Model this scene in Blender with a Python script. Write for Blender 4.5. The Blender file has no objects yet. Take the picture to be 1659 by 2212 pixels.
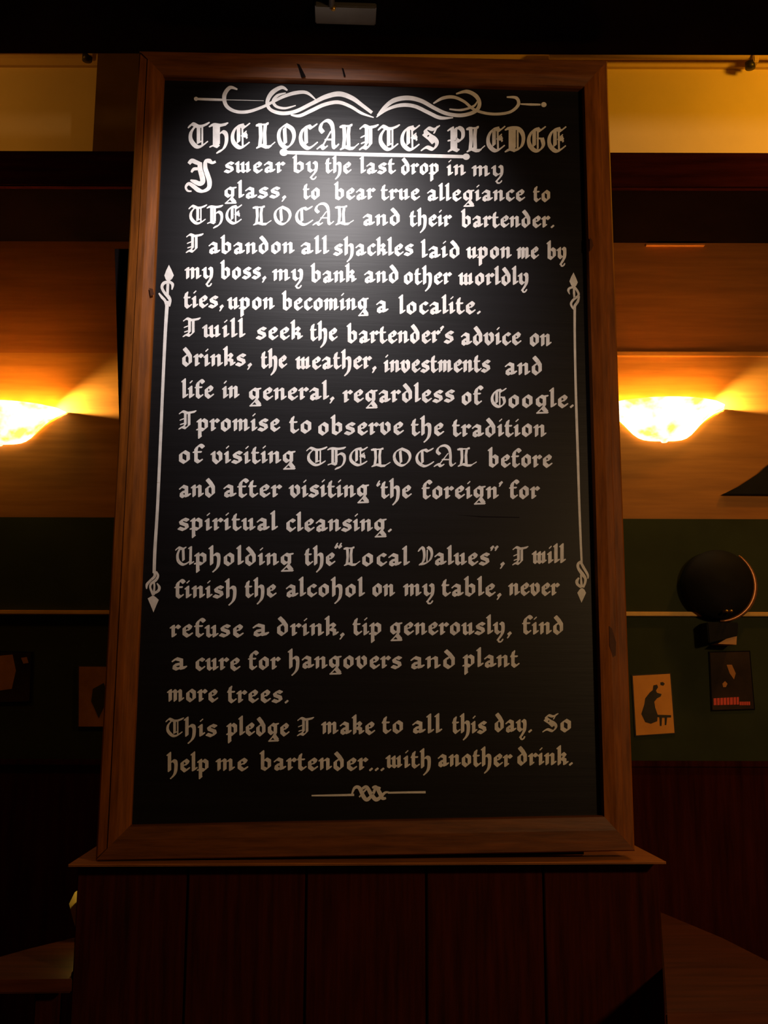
import bpy, bmesh, math, random
from mathutils import Vector, Matrix
random.seed(7)

# ---------------------------------------------------------------- camera, world, lights, exposure
sc = bpy.context.scene
COL = sc.collection
F, CX, CY = 2237.0, 829.5, 1106.0
EYE = Vector((0.0, -3.0, 1.5))
yaw, pit, rol = math.radians(-2.567), math.radians(9.806), math.radians(-0.1515)
RM = (Matrix.Rotation(yaw, 3, 'Z') @ Matrix.Rotation(pit, 3, 'X') @ Matrix.Rotation(rol, 3, 'Y'))
cd = bpy.data.cameras.new('camera')
cam = bpy.data.objects.new('camera', cd)
COL.objects.link(cam)
cd.sensor_fit = 'VERTICAL'
cd.sensor_height = 36.0
cd.lens = F / 2212.0 * 36.0
cd.clip_start = 0.02
cam.matrix_world = Matrix.Translation(EYE) @ (RM @ Matrix.Rotation(math.radians(90), 3, 'X')).to_4x4()
sc.camera = cam

w = bpy.data.worlds.new('night')
sc.world = w
w.use_nodes = True
w.node_tree.nodes['Background'].inputs[0].default_value = (0.03, 0.02, 0.015, 1)
w.node_tree.nodes['Background'].inputs[1].default_value = 0.02

sc.view_settings.view_transform = 'Standard'
sc.view_settings.look = 'None'
sc.view_settings.gamma = 1.0
sc.view_settings.exposure = 0.0
try:
    sc.view_settings.use_curve_mapping = False
except Exception:
    pass


def lamp(name, kind, loc, energy, color, radius=0.05, aim=None, size=None, blend=1.0):
    d = bpy.data.lights.new(name, kind)
    d.energy = energy
    d.color = color
    d.shadow_soft_size = radius
    o = bpy.data.objects.new(name, d)
    COL.objects.link(o)
    o.location = loc
    if kind == 'SPOT':
        d.spot_size = math.radians(size)
        d.spot_blend = blend
        v = Vector(aim) - Vector(loc)
        o.rotation_euler = v.to_track_quat('-Z', 'Y').to_euler()
    return o


def P(px, py, Y):
    """the point of the plane y=Y that the photo shows at pixel (px, py)"""
    d = RM @ Vector(((px - CX) / F, 1.0, -(py - CY) / F))
    t = (Y - EYE.y) / d.y
    return EYE + d * t


def Q(px, py, z):
    """the point of the horizontal plane z that the photo shows at pixel (px, py)"""
    d = RM @ Vector(((px - CX) / F, 1.0, -(py - CY) / F))
    t = (z - EYE.z) / d.z
    return EYE + d * t


# the back of the room stands square to the camera; the board in front of it is turned by WYAW
WYAW = yaw
PIV = Vector((0.0, 0.06, 0.0))
WROT = Matrix.Rotation(WYAW, 3, 'Z')


def W(px, py, Y):
    """like P, in the wall's own axes (plane y=Y before the whole room is turned by WYAW about PIV)"""
    d = WROT.transposed() @ (RM @ Vector(((px - CX) / F, 1.0, -(py - CY) / F)))
    e = WROT.transposed() @ (EYE - PIV) + PIV
    return e + d * ((Y - e.y) / d.y)


SPOT_LOC = Vector((-0.035, -1.0, 3.46))
lamp('board_spot_light', 'SPOT', SPOT_LOC, 122.0, (1.0, 0.94, 0.94), 0.03,
     aim=(-0.05, 0.0, 2.80), size=70, blend=1.0)
lamp('bar_lamp_light', 'POINT', (2.25, -2.9, 2.4), 112.0, (1.0, 0.62, 0.28), 0.12)  # warm fill added for the room's other lamps, out of view
lamp('void_light_right', 'POINT', (2.3, 0.35, 3.95), 40.0, (1.0, 0.43, 0.015), 0.10)
lamp('void_light_left', 'POINT', (-2.5, 0.35, 3.95), 15.0, (1.0, 0.42, 0.05), 0.10)

# ---------------------------------------------------------------- materials
def mat(name, col, rough=0.6, spec=0.3, metal=0.0, noise=None, nscale=(1, 1, 1), namt=0.35,
        emit=None, estr=0.0, bump=0.0):
    m = bpy.data.materials.new(name)
    m.use_nodes = True
    nt = m.node_tree
    b = nt.nodes['Principled BSDF']
    b.inputs['Base Color'].default_value = (*col, 1)
    b.inputs['Roughness'].default_value = rough
    b.inputs['Specular IOR Level'].default_value = spec
    b.inputs['Metallic'].default_value = metal
    if noise:
        tc = nt.nodes.new('ShaderNodeTexCoord')
        mp = nt.nodes.new('ShaderNodeMapping')
        mp.inputs['Scale'].default_value = nscale
        nz = nt.nodes.new('ShaderNodeTexNoise')
        nz.inputs['Scale'].default_value = noise
        nz.inputs['Detail'].default_value = 6
        nz.inputs['Roughness'].default_value = 0.6
        rp = nt.nodes.new('ShaderNodeValToRGB')
        lo = [c * (1 - namt) for c in col]
        hi = [min(1, c * (1 + namt)) for c in col]
        rp.color_ramp.elements[0].position = 0.3
        rp.color_ramp.elements[1].position = 0.7
        rp.color_ramp.elements[0].color = (*lo, 1)
        rp.color_ramp.elements[1].color = (*hi, 1)
        nt.links.new(tc.outputs['Object'], mp.inputs['Vector'])
        nt.links.new(mp.outputs['Vector'], nz.inputs['Vector'])
        nt.links.new(nz.outputs['Fac'], rp.inputs['Fac'])
        nt.links.new(rp.outputs['Color'], b.inputs['Base Color'])
        if bump:
            bp = nt.nodes.new('ShaderNodeBump')
            bp.inputs['Strength'].default_value = bump
            bp.inputs['Distance'].default_value = 0.004
            nt.links.new(nz.outputs['Fac'], bp.inputs['Height'])
            nt.links.new(bp.outputs['Normal'], b.inputs['Normal'])
    if emit:
        b.inputs['Emission Color'].default_value = (*emit, 1)
        b.inputs['Emission Strength'].default_value = estr
    return m


M = {}
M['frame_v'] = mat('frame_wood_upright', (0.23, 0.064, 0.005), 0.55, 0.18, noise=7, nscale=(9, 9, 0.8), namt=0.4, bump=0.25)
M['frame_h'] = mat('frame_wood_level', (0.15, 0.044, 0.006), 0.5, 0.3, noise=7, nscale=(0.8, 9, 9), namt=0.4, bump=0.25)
M['panel'] = mat('black_board_paint', (0.007, 0.006, 0.0075), 0.43, 0.22, noise=3, nscale=(0.6, 1, 14), namt=0.25, bump=0.12)
M['paint'] = mat('white_sign_paint', (0.80, 0.77, 0.76), 0.55, 0.3, noise=28, namt=0.16)
M['plank'] = mat('dark_stained_plank', (0.042, 0.006, 0.0016), 0.7, 0.04, noise=5, nscale=(9, 9, 0.6), namt=0.5)
M['groove'] = mat('plank_gap', (0.006, 0.003, 0.003), 0.8, 0.1)
M['ledge'] = mat('ledge_wood', (0.42, 0.14, 0.025), 0.42, 0.4, noise=6, nscale=(0.8, 9, 9), namt=0.35)
M['soffit'] = mat('black_ceiling_paint', (0.004, 0.002, 0.002), 1.0, 0.0, noise=4, namt=0.3)
M['void'] = mat('dim_upper_ceiling', (0.10, 0.07, 0.04), 0.9, 0.1, noise=3, namt=0.2)
M['cream'] = mat('cream_wall_paint', (0.76, 0.60, 0.34), 0.75, 0.15, noise=2.2, namt=0.07)
M['cornice'] = mat('cornice_paint', (0.62, 0.44, 0.22), 0.6, 0.2, noise=3, namt=0.1)
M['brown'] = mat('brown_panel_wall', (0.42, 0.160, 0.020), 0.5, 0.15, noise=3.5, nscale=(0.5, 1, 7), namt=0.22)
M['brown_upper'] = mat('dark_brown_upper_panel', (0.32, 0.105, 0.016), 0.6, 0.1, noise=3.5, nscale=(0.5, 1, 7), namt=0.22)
M['green'] = mat('green_wall_paint', (0.036, 0.042, 0.015), 0.7, 0.1, noise=4, namt=0.2)
M['wainscot'] = mat('red_brown_wainscot', (0.045, 0.007, 0.004), 0.8, 0.0, noise=5, nscale=(7, 1, 0.6), namt=0.4)
M['shelf'] = mat('dark_shelf_wood', (0.024, 0.004, 0.003), 0.8, 0.0, noise=5, nscale=(0.6, 8, 8), namt=0.4)
M['pilaster'] = mat('brown_painted_shadow', (0.11, 0.06, 0.02), 0.7, 0.2, noise=3, namt=0.2)  # brown of the painted shadow beside the board
M['rail'] = mat('gilded_rail_paint', (0.78, 0.42, 0.05), 0.5, 0.35, noise=9, namt=0.15)
M['floor'] = mat('dark_floor_tile', (0.05, 0.03, 0.02), 0.4, 0.3, noise=2, namt=0.3)
M['sidewall'] = mat('dim_side_wall', (0.10, 0.06, 0.03), 0.8, 0.1, noise=2, namt=0.2)
M['black_metal'] = mat('black_metal', (0.03, 0.028, 0.026), 0.4, 0.5, metal=0.4, noise=8, namt=0.2)
M['grey_metal'] = mat('grey_metal', (0.16, 0.14, 0.11), 0.42, 0.5, metal=0.7, noise=8, namt=0.15)
M['brass'] = mat('brass', (0.75, 0.46, 0.10), 0.35, 0.5, metal=0.9, noise=8, namt=0.15)
M['table'] = mat('table_wood', (0.10, 0.025, 0.007), 0.45, 0.3, noise=5, nscale=(0.7, 7, 7), namt=0.35)
M['napkin'] = mat('pale_paper', (0.90, 0.72, 0.30), 0.7, 0.2, noise=12, namt=0.05)
M['glassy'] = mat('dark_tumbler_glass', (0.02, 0.015, 0.01), 0.15, 0.5)
M['paper'] = mat('aged_poster_paper', (0.92, 0.36, 0.06), 0.7, 0.2, noise=6, namt=0.14)
M['ink'] = mat('poster_dark_ink', (0.05, 0.04, 0.03), 0.7, 0.2, noise=9, namt=0.3)
M['posterdark'] = mat('dark_poster_print', (0.035, 0.018, 0.008), 0.6, 0.1, noise=5, namt=0.6)
M['red'] = mat('red_poster_ink', (0.95, 0.10, 0.06), 0.6, 0.2, noise=30, namt=0.15)
M['posterorange'] = mat('orange_poster_paper', (0.50, 0.20, 0.05), 0.7, 0.2, noise=6, namt=0.3)
M['ornament'] = mat('dark_ornament', (0.012, 0.010, 0.008), 0.7, 0.12, noise=6, namt=0.3)
M['rim'] = mat('bronze_rim', (0.42, 0.17, 0.06), 0.35, 0.5, metal=0.6, noise=8, namt=0.2)
M['amber'] = mat('amber_chip', (0.62, 0.28, 0.06), 0.5, 0.3, noise=8, namt=0.2)


def bowl_mat():
    m = bpy.data.materials.new('lit_alabaster_glass')
    m.use_nodes = True
    nt = m.node_tree
    b = nt.nodes['Principled BSDF']
    b.inputs['Base Color'].default_value = (0.85, 0.55, 0.18, 1)
    b.inputs['Roughness'].default_value = 0.4
    tc = nt.nodes.new('ShaderNodeTexCoord')
    nz = nt.nodes.new('ShaderNodeTexNoise')
    nz.inputs['Scale'].default_value = 11
    nz.inputs['Detail'].default_value = 3
    rp = nt.nodes.new('ShaderNodeValToRGB')
    rp.color_ramp.elements[0].position = 0.33
    rp.color_ramp.elements[0].color = (1.6, 0.95, 0.12, 1)
    rp.color_ramp.elements[1].position = 0.52
    rp.color_ramp.elements[1].color = (2.6, 2.0, 1.1, 1)
    nt.links.new(tc.outputs['Object'], nz.inputs['Vector'])
    nt.links.new(nz.outputs['Fac'], rp.inputs['Fac'])
    nt.links.new(rp.outputs['Color'], b.inputs['Emission Color'])
    b.inputs['Emission Strength'].default_value = 1.45
    return m


M['bowl'] = bowl_mat()
M['bulb'] = mat('lit_bulb', (1, 0.9, 0.6), 0.4, 0.3, emit=(1.0, 0.75, 0.3), estr=14)

# ---------------------------------------------------------------- mesh helpers
def tag(o, label=None, cat=None, group=None, kind=None):
    if label: o['label'] = label
    if cat: o['category'] = cat
    if group: o['group'] = group
    if kind: o['kind'] = kind
    return o


def link(name, me, m, parent=None, smooth=False):
    o = bpy.data.objects.new(name, me)
    COL.objects.link(o)
    for mm in (m if isinstance(m, (list, tuple)) else [m]):
        me.materials.append(mm)
    if smooth:
        for p in me.polygons:
            p.use_smooth = True
    if parent:
        o.parent = parent
        if parent.type == 'EMPTY':
            o.matrix_parent_inverse = Matrix.Translation(-Vector(parent.location))
    return o


def empty(name, loc):
    o = bpy.data.objects.new(name, None)
    COL.objects.link(o)
    o.location = loc
    o.empty_display_size = 0.1
    return o


def build(name, bm, m, parent=None, smooth=False, bevel=0.0):
    if bevel:
        bmesh.ops.bevel(bm, geom=list(bm.edges), offset=bevel, segments=2, affect='EDGES', clamp_overlap=True)
    bmesh.ops.recalc_face_normals(bm, faces=bm.faces)
    me = bpy.data.meshes.new(name)
    bm.to_mesh(me)
    bm.free()
    return link(name, me, m, parent, smooth)


def add_box(bm, x0, x1, y0, y1, z0, z1):
    vs = [bm.verts.new((x, y, z)) for x in (x0, x1) for y in (y0, y1) for z in (z0, z1)]
    for f in ((0, 1, 3, 2), (4, 6, 7, 5), (0, 4, 5, 1), (2, 3, 7, 6), (0, 2, 6, 4), (1, 5, 7, 3)):
        bm.faces.new([vs[i] for i in f])
    return bm


def box(name, x0, x1, y0, y1, z0, z1, m, parent=None, bevel=0.0):
    return build(name, add_box(bmesh.new(), x0, x1, y0, y1, z0, z1), m, parent, bevel=bevel)


def prism(bm, pts, y0, y1):
    """polygon of (x,z) points extruded from y0 to y1"""
    a = [bm.verts.new((x, y0, z)) for x, z in pts]
    b = [bm.verts.new((x, y1, z)) for x, z in pts]
    n = len(pts)
    bm.faces.new(a)
    bm.faces.new(b[::-1])
    for i in range(n):
        bm.faces.new((a[i], b[i], b[(i + 1) % n], a[(i + 1) % n]))
    return bm


def slab(bm, pts, z0, z1):
    a = [bm.verts.new((x, y, z0)) for x, y in pts]
    b = [bm.verts.new((x, y, z1)) for x, y in pts]
    n = len(pts)
    bm.faces.new(a[::-1])
    bm.faces.new(b)
    for i in range(n):
        bm.faces.new((a[i], a[(i + 1) % n], b[(i + 1) % n], b[i]))
    return bm


def lathe(bm, prof, c, n=40, a0=0.0, a1=2 * math.pi, axis='Z'):
    full = abs(a1 - a0 - 2 * math.pi) < 1e-6
    k = n if full else n + 1
    rings = []
    for r, h in prof:
        ring = []
        for i in range(k):
            a = a0 + (a1 - a0) * i / n
            if axis == 'Z':
                v = (c[0] + r * math.cos(a), c[1] + r * math.sin(a), c[2] + h)
            else:
                v = (c[0] + r * math.cos(a), c[1] + h, c[2] + r * math.sin(a))
            ring.append(bm.verts.new(v))
        rings.append(ring)
    for p, q in zip(rings, rings[1:]):
        for i in range(n):
            j = (i + 1) % k
            bm.faces.new((p[i], p[j], q[j], q[i]))
    return rings


def tube(bm, pts, r, n=10, cap=True):
    pts = [Vector(p) for p in pts]
    rings = []
    for i, p in enumerate(pts):
        d = (pts[min(i + 1, len(pts) - 1)] - pts[max(i - 1, 0)]).normalized()
        u = d.orthogonal().normalized() if i == 0 else (u - d * u.dot(d)).normalized()
        v = d.cross(u)
        rr = r[i] if isinstance(r, (list, tuple)) else r
        rings.append([bm.verts.new(p + (u * math.cos(2 * math.pi * k / n) + v * math.sin(2 * math.pi * k / n)) * rr)
                      for k in range(n)])
    for p, q in zip(rings, rings[1:]):
        for i in range(n):
            bm.faces.new((p[i], p[(i + 1) % n], q[(i + 1) % n], q[i]))
    if cap:
        bm.faces.new(rings[0][::-1])
        bm.faces.new(rings[-1])
    return bm


# ---------------------------------------------------------------- the room
WY = 1.30                       # face of the back wall
XL, XR = -3.4, 3.6
Z = lambda px, py, Y=WY: W(px, py, Y).z
z_cream_top = 4.62
z_shelf_under = Z(1500, 532)
z_green = Z(1500, 1121)
z_wains = Z(1500, 1650)
z_soffit = W(830, 117, 0.06).z

box('floor', XL, XR, -5.2, WY + 0.1, -0.1, 0.0, M['floor'])['kind'] = 'structure'
bm = bmesh.new()
add_box(bm, XL, XR, -5.2, 0.06, z_soffit, z_soffit + 0.16)
tag(build('ceiling', bm, M['soffit']), kind='structure')
bm = bmesh.new()
add_box(bm, XL, XR, 0.06, WY + 0.1, z_cream_top, z_cream_top + 0.1)
add_box(bm, XL, XR, -0.04, 0.06, z_soffit + 0.16, z_cream_top + 0.1)
tag(build('ceiling_upper', bm, M['void']), kind='structure')
# back wall: wainscot, green, brown and cream zones are one wall in bands of colour, the upper brown darker
bm = bmesh.new()
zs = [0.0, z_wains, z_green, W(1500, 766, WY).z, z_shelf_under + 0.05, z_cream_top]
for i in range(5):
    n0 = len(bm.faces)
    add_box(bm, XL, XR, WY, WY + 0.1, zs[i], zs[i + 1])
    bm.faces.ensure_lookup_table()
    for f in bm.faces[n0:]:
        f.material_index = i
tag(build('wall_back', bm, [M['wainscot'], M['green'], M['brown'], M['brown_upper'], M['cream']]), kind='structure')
box('wall_left', XL - 0.1, XL, -5.2, WY + 0.1, 0, 4.7, M['sidewall'])['kind'] = 'structure'
box('wall_right', XR, XR + 0.1, -5.2, WY + 0.1, 0, 4.7, M['sidewall'])['kind'] = 'structure'
box('wall_front', XL, XR, -5.3, -5.2, 0, 4.7, M['sidewall'])['kind'] = 'structure'

# wainscot cap, brown panel moulding, green wall rail
box('trim_1', XL, XR, WY - 0.012, WY, z_wains - 0.012, z_wains + 0.012, M['wainscot'], bevel=0.003)['kind'] = 'structure'
zm = Z(1500, 766)
box('trim_2', 0.5, XR, WY - 0.010, WY, zm - 0.012, zm + 0.012, M['brown'], bevel=0.003)['kind'] = 'structure'
zr = Z(1500, 1327)
box('trim_3', XL, XR, WY - 0.022, WY, zr - 0.009, zr + 0.009, M['rail'], bevel=0.003)['kind'] = 'structure'
# cornice at the head of the cream wall
zc0 = Z(1480, 150)
bm = bmesh.new()
prof = [(WY, zc0), (WY - 0.02, zc0), (WY - 0.025, zc0 + 0.03), (WY - 0.06, zc0 + 0.06), (WY - 0.06, zc0 + 0.16), (WY, zc0 + 0.16)]
a = [bm.verts.new((XL, y, z)) for y, z in prof]
b = [bm.verts.new((XR, y, z)) for y, z in prof]
for i in range(len(prof)):
    j = (i + 1) % len(prof)
    bm.faces.new((a[i], a[j], b[j], b[i]))
bm.faces.new(a); bm.faces.new(b[::-1])
tag(build('trim_4', bm, M['cornice']), kind='structure')

# ---------------------------------------------------------------- shelf over the sconces
SY = 0.77
zf0 = W(1500, 405, SY).z
zf1 = W(1500, 329, SY).z
sh = tag(empty('overhead_shelf', (0, WY, z_shelf_under)),
         'long dark wooden box shelf running along the back wall under the cream band', 'shelf')
bm = bmesh.new()
add_box(bm, XL, XR, SY, SY + 0.03, zf0, zf1)
build('fascia', bm, M['shelf'], sh, bevel=0.004)
bm = bmesh.new()
slab(bm, [(XL, SY + 0.03), (XR, SY + 0.03), (XR, WY), (XL, WY)], zf0 + 0.01, zf1 - 0.005)
build('shelf_board', bm, M['soffit'], sh)
# short pale strip painted for the reflection on the shelf's wood edge
bm = bmesh.new()
add_box(bm, W(1395, 532, WY).x, W(1520, 532, WY).x, WY - 0.02, WY, z_shelf_under - 0.003, z_shelf_under + 0.004)
build('wall_cleat', bm, M['ledge'], sh)
# brackets keep the shelf on the wall (underside, dark)
bm = bmesh.new()
prism(bm, [(-0.1, zf0 + 0.01), (0.1, zf0 + 0.01), (0.1, z_shelf_under), (-0.1, z_shelf_under)], WY - 0.05, WY)
build('bracket', bm, M['soffit'], sh)

# brown block on the shelf in place of the shadow beside the board
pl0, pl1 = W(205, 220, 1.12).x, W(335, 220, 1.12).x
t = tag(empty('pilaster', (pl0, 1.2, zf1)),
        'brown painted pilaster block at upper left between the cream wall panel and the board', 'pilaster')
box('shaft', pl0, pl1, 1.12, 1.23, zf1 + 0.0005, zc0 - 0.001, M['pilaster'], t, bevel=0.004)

# conduit pipe with its clamp, on either side of the board
def conduit(label, x0, x1, zz, cx):
    e = tag(empty('conduit_pipe', (x0, WY - 0.09, zz)), label, 'pipe')
    bm = bmesh.new()
    tube(bm, [(x0, WY - 0.085, zz), ((x0 + x1) / 2, WY - 0.085, zz), (x1, WY - 0.085, zz)], 0.015)
    build('pipe', bm, M['cornice'], e, smooth=True)
    bm = bmesh.new()
    add_box(bm, cx - 0.012, cx + 0.012, WY - 0.115, WY - 0.06, zz - 0.045, zz + 0.06)
    build('clamp', bm, M['cornice'], e, bevel=0.004)
    bm = bmesh.new()
    lathe(bm, [(0.0, -0.02), (0.022, -0.016), (0.022, 0.012), (0.0, 0.014)], (cx - 0.02, WY - 0.09, zz - 0.045), 14)
    build('clamp_knob', bm, M['black_metal'], e, smooth=True)
    return e
conduit('cream conduit pipe along the cornice at upper right of the board',
        W(1180, 140, WY).x, XR, Z(1480, 146), W(1630, 140, WY - 0.09).x)
conduit('cream conduit pipe with dark clamp at upper left of the board',
        XL, W(206, 130, WY - 0.085).x, Z(100, 130), W(198, 130, WY - 0.09).x)

# ---------------------------------------------------------------- panelled pillar base with its ledge
PXL, PXR = P(160, 2000, 0.0).x, P(1430, 2000, 0.0).x
z_led = P(800, 1856, -0.034).z - 0.004
base = tag(empty('panelled_pillar', (0, 0.15, 0)),
           'wide pillar base of dark stained vertical planks under the big black board', 'pillar')
seams = [PXL] + [P(px, 2000, 0.0).x for px in (402, 660, 921, 1176)] + [PXR]
for i in range(5):
    box('plank', seams[i] + 0.003, seams[i + 1] - 0.003, 0.0, 0.022, 0.0, z_led - 0.006, M['plank'], base, bevel=0.002)
box('core', PXL + 0.004, PXR - 0.004, 0.022, 0.32, 0.0, z_led - 0.006, M['groove'], base)
bm = bmesh.new()
LY = -0.075
slab(bm, [(P(145, 1864, LY).x, LY), (P(1441, 1842, LY).x, LY), (P(1441, 1842, LY).x, 0.36), (P(145, 1864, LY).x, 0.36)],
     z_led - 0.006, z_led)
build('ledge', bm, M['ledge'], base, bevel=0.003)
box('pillar_core', PXL + 0.20, PXR - 0.20, 0.06, 0.30, z_led, 3.30, M['groove'], base)

# ---------------------------------------------------------------- the framed board
FY = -0.034
OUT = [(300, 109), (1313, 130), (1373, 1839), (205, 1860)]       # frame outer corners: tl tr br bl
INN = [(352, 160), (1262, 185), (1305, 1763), (280, 1784)]       # frame inner corners
o4 = [P(x, y, FY) for x, y in OUT]
i4 = [P(x, y, FY) for x, y in INN]
bot = z_led + 0.0005
for k in (2, 3):
    o4[k].z = max(o4[k].z, bot)
board = tag(empty('sign_board', (0, 0, z_led)),
            'tall black pledge board with white blackletter lettering in a brown wooden frame', 'sign')
prof = [(0.0, 0.05), (0.0, -0.024), (0.05, -0.028), (0.34, -0.030), (0.37, FY), (0.60, FY), (0.97, FY + 0.0065), (1.0, -0.020), (1.0, 0.006)]


flat = [(0.0, 0.05), (0.0, -0.026), (0.04, FY), (0.60, FY), (0.97, FY + 0.0065), (1.0, -0.020), (1.0, 0.006)]


def member(name, a, b, m, prof=prof):
    """mitred frame member between corner a and corner b with the moulding profile"""
    bm = bmesh.new()
    rows = []
    for k in (a, b):
        rows.append([bm.verts.new((o4[k].x + (i4[k].x - o4[k].x) * t_, y, o4[k].z + (i4[k].z - o4[k].z) * t_)) for t_, y in prof])
    n = len(prof)
    for i in range(n):
        j = (i + 1) % n
        bm.faces.new((rows[0][i], rows[0][j], rows[1][j], rows[1][i]))
    bm.faces.new(rows[0]); bm.faces.new(rows[1][::-1])
    return build(name, bm, m, board)


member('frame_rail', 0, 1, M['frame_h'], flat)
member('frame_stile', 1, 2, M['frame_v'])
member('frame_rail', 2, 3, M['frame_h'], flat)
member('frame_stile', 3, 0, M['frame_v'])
# dark strip standing for the sliver of shade along the left stile
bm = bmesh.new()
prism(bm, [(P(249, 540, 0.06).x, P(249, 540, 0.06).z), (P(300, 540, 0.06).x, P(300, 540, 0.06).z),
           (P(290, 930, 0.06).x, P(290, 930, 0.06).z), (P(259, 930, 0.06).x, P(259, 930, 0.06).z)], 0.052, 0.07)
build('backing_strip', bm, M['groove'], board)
# two dark cracks in the top rail
M['knot'] = mat('dark_wood_knot', (0.075, 0.022, 0.006), 0.6, 0.2, noise=20, namt=0.4)


def crack(pts, m='groove', name='crack'):
    bm = bmesh.new()
    L = [P(x, y, FY - 0.0006) for x, y in pts]
    bm.faces.new([bm.verts.new(p) for p in L])
    build(name, bm, M[m], board)
crack([(641, 137), (647, 139), (661, 166), (652, 167)])
crack([(1316, 1352), (1322, 1358), (1331, 1388), (1330, 1416), (1324, 1420), (1317, 1395)], 'knot', 'knot')
crack([(1274, 512), (1279, 518), (1282, 530), (1277, 542), (1274, 540)], 'knot', 'knot')
crack([(322, 622), (330, 624), (333, 636), (325, 640)], 'knot', 'knot')
crack([(738, 146), (742, 148), (747, 165), (743, 165)])

pm = 0.012
pan = [(i4[0].x - pm, i4[0].z + pm), (i4[1].x + pm, i4[1].z + pm), (i4[2].x + pm, i4[2].z - pm), (i4[3].x - pm, i4[3].z - pm)]
panel = build('panel', prism(bmesh.new(), pan, 0.0, 0.03), M['panel'], board)
panel['label'] = 'matt black painted panel'

bm = bmesh.new()
bm.faces.new([bm.verts.new(P(x, y, -0.0002)) for x, y in ((985, 1112), (1040, 1115), (1122, 1117), (1122, 1118.5), (1040, 1117.5))])
build('scratch', bm, M['groove'], panel)

# ---------------------------------------------------------------- blackletter pen
LETY = -0.0004


class Ink:
    def __init__(self):
        self.bm = bmesh.new()
        self.k = 0

    def poly(self, pts):
        y = LETY - 0.00002 * (self.k % 25)
        self.k += 1
        vs = []
        for x, yy in pts:
            p = P(x, yy, y)
            vs.append(self.bm.verts.new(p))
        try:
            self.bm.faces.new(vs)
        except ValueError:
            pass

    def done(self, name, parent, label=None):
        for f in self.bm.faces:
            f.normal_update()
            if f.normal.y > 0:
                f.normal_flip()
        me = bpy.data.meshes.new(name)
        self.bm.to_mesh(me)
        self.bm.free()
        o = bpy.data.objects.new(name, me)
        COL.objects.link(o)
        me.materials.append(M['paint'])
        o.parent = parent
        if label:
            o['label'] = label
        return o


def hull(pts):
    pts = sorted(set((round(x, 4), round(y, 4)) for x, y in pts))
    if len(pts) < 3:
        return pts
    def half(ps):
        h = []
        for p in ps:
            while len(h) > 1 and (h[-1][0] - h[-2][0]) * (p[1] - h[-2][1]) - (h[-1][1] - h[-2][1]) * (p[0] - h[-2][0]) <= 0:
                h.pop()
            h.append(p)
        return h
    a, b = half(pts), half(pts[::-1])
    return a[:-1] + b[:-1]


def smooth(pts, n=5):
    if len(pts) < 3:
        return pts
    out = []
    P_ = [pts[0]] + list(pts) + [pts[-1]]
    for i in range(1, len(P_) - 2):
        p0, p1, p2, p3 = P_[i - 1:i + 3]
        for k in range(n):
            t_ = k / n
            out.append(tuple(0.5 * (2 * p1[c] + (p2[c] - p0[c]) * t_ + (2 * p0[c] - 5 * p1[c] + 4 * p2[c] - p3[c]) * t_ ** 2
                                    + (3 * p1[c] - p0[c] - 3 * p2[c] + p3[c]) * t_ ** 3) for c in (0, 1)))
    out.append(pts[-1])
    return out


def pen(ink, pts, w, thin, ang=40.0):
    """drag a flat nib along px points; image y runs down"""
    a = math.radians(ang)
    ux, uy = math.cos(a) * w / 2, -math.sin(a) * w / 2
    vx, vy = math.sin(a) * thin / 2, math.cos(a) * thin / 2
    nib = [(ux * 0.8 + vx, uy * 0.8 + vy), (ux, uy), (ux * 0.8 - vx, uy * 0.8 - vy),
           (-ux * 0.8 - vx, -uy * 0.8 - vy), (-ux, -uy), (-ux * 0.8 + vx, -uy * 0.8 + vy)]
    if len(pts) == 1:
        pts = [pts[0], (pts[0][0] + 0.01, pts[0][1])]
    for p, q in zip(pts, pts[1:]):
        ink.poly(hull([(p[0] + n[0], p[1] + n[1]) for n in nib] + [(q[0] + n[0], q[1] + n[1]) for n in nib]))


def ribbon(ink, pts, ws, n=6):
    """brush line of varying width through px points"""
    tri = list(zip([p[0] for p in pts], [p[1] for p in pts]))
    s = smooth(tri, n)
    m = len(s)
    W = []
    for i in range(m):
        f = i / max(1, m - 1) * (len(ws) - 1)
        k = min(int(f), len(ws) - 2) if len(ws) > 1 else 0
        W.append(ws[0] if len(ws) == 1 else ws[k] + (ws[k + 1] - ws[k]) * (f - k))
    L, R = [], []
    for i in range(m):
        a, b = s[max(0, i - 1)], s[min(m - 1, i + 1)]
        dx, dy = b[0] - a[0], b[1] - a[1]
        d = math.hypot(dx, dy) or 1
        nx, ny = -dy / d * W[i] / 2, dx / d * W[i] / 2
        L.append((s[i][0] + nx, s[i][1] + ny)); R.append((s[i][0] - nx, s[i][1] - ny))
    for i in range(m - 1):
        ink.poly(hull([L[i], L[i + 1], R[i], R[i + 1]]))


def disc(ink, x, y, rx, ry, n=14):
    ink.poly([(x + rx * math.cos(2 * math.pi * k / n), y + ry * math.sin(2 * math.pi * k / n)) for k in range(n)])


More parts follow.
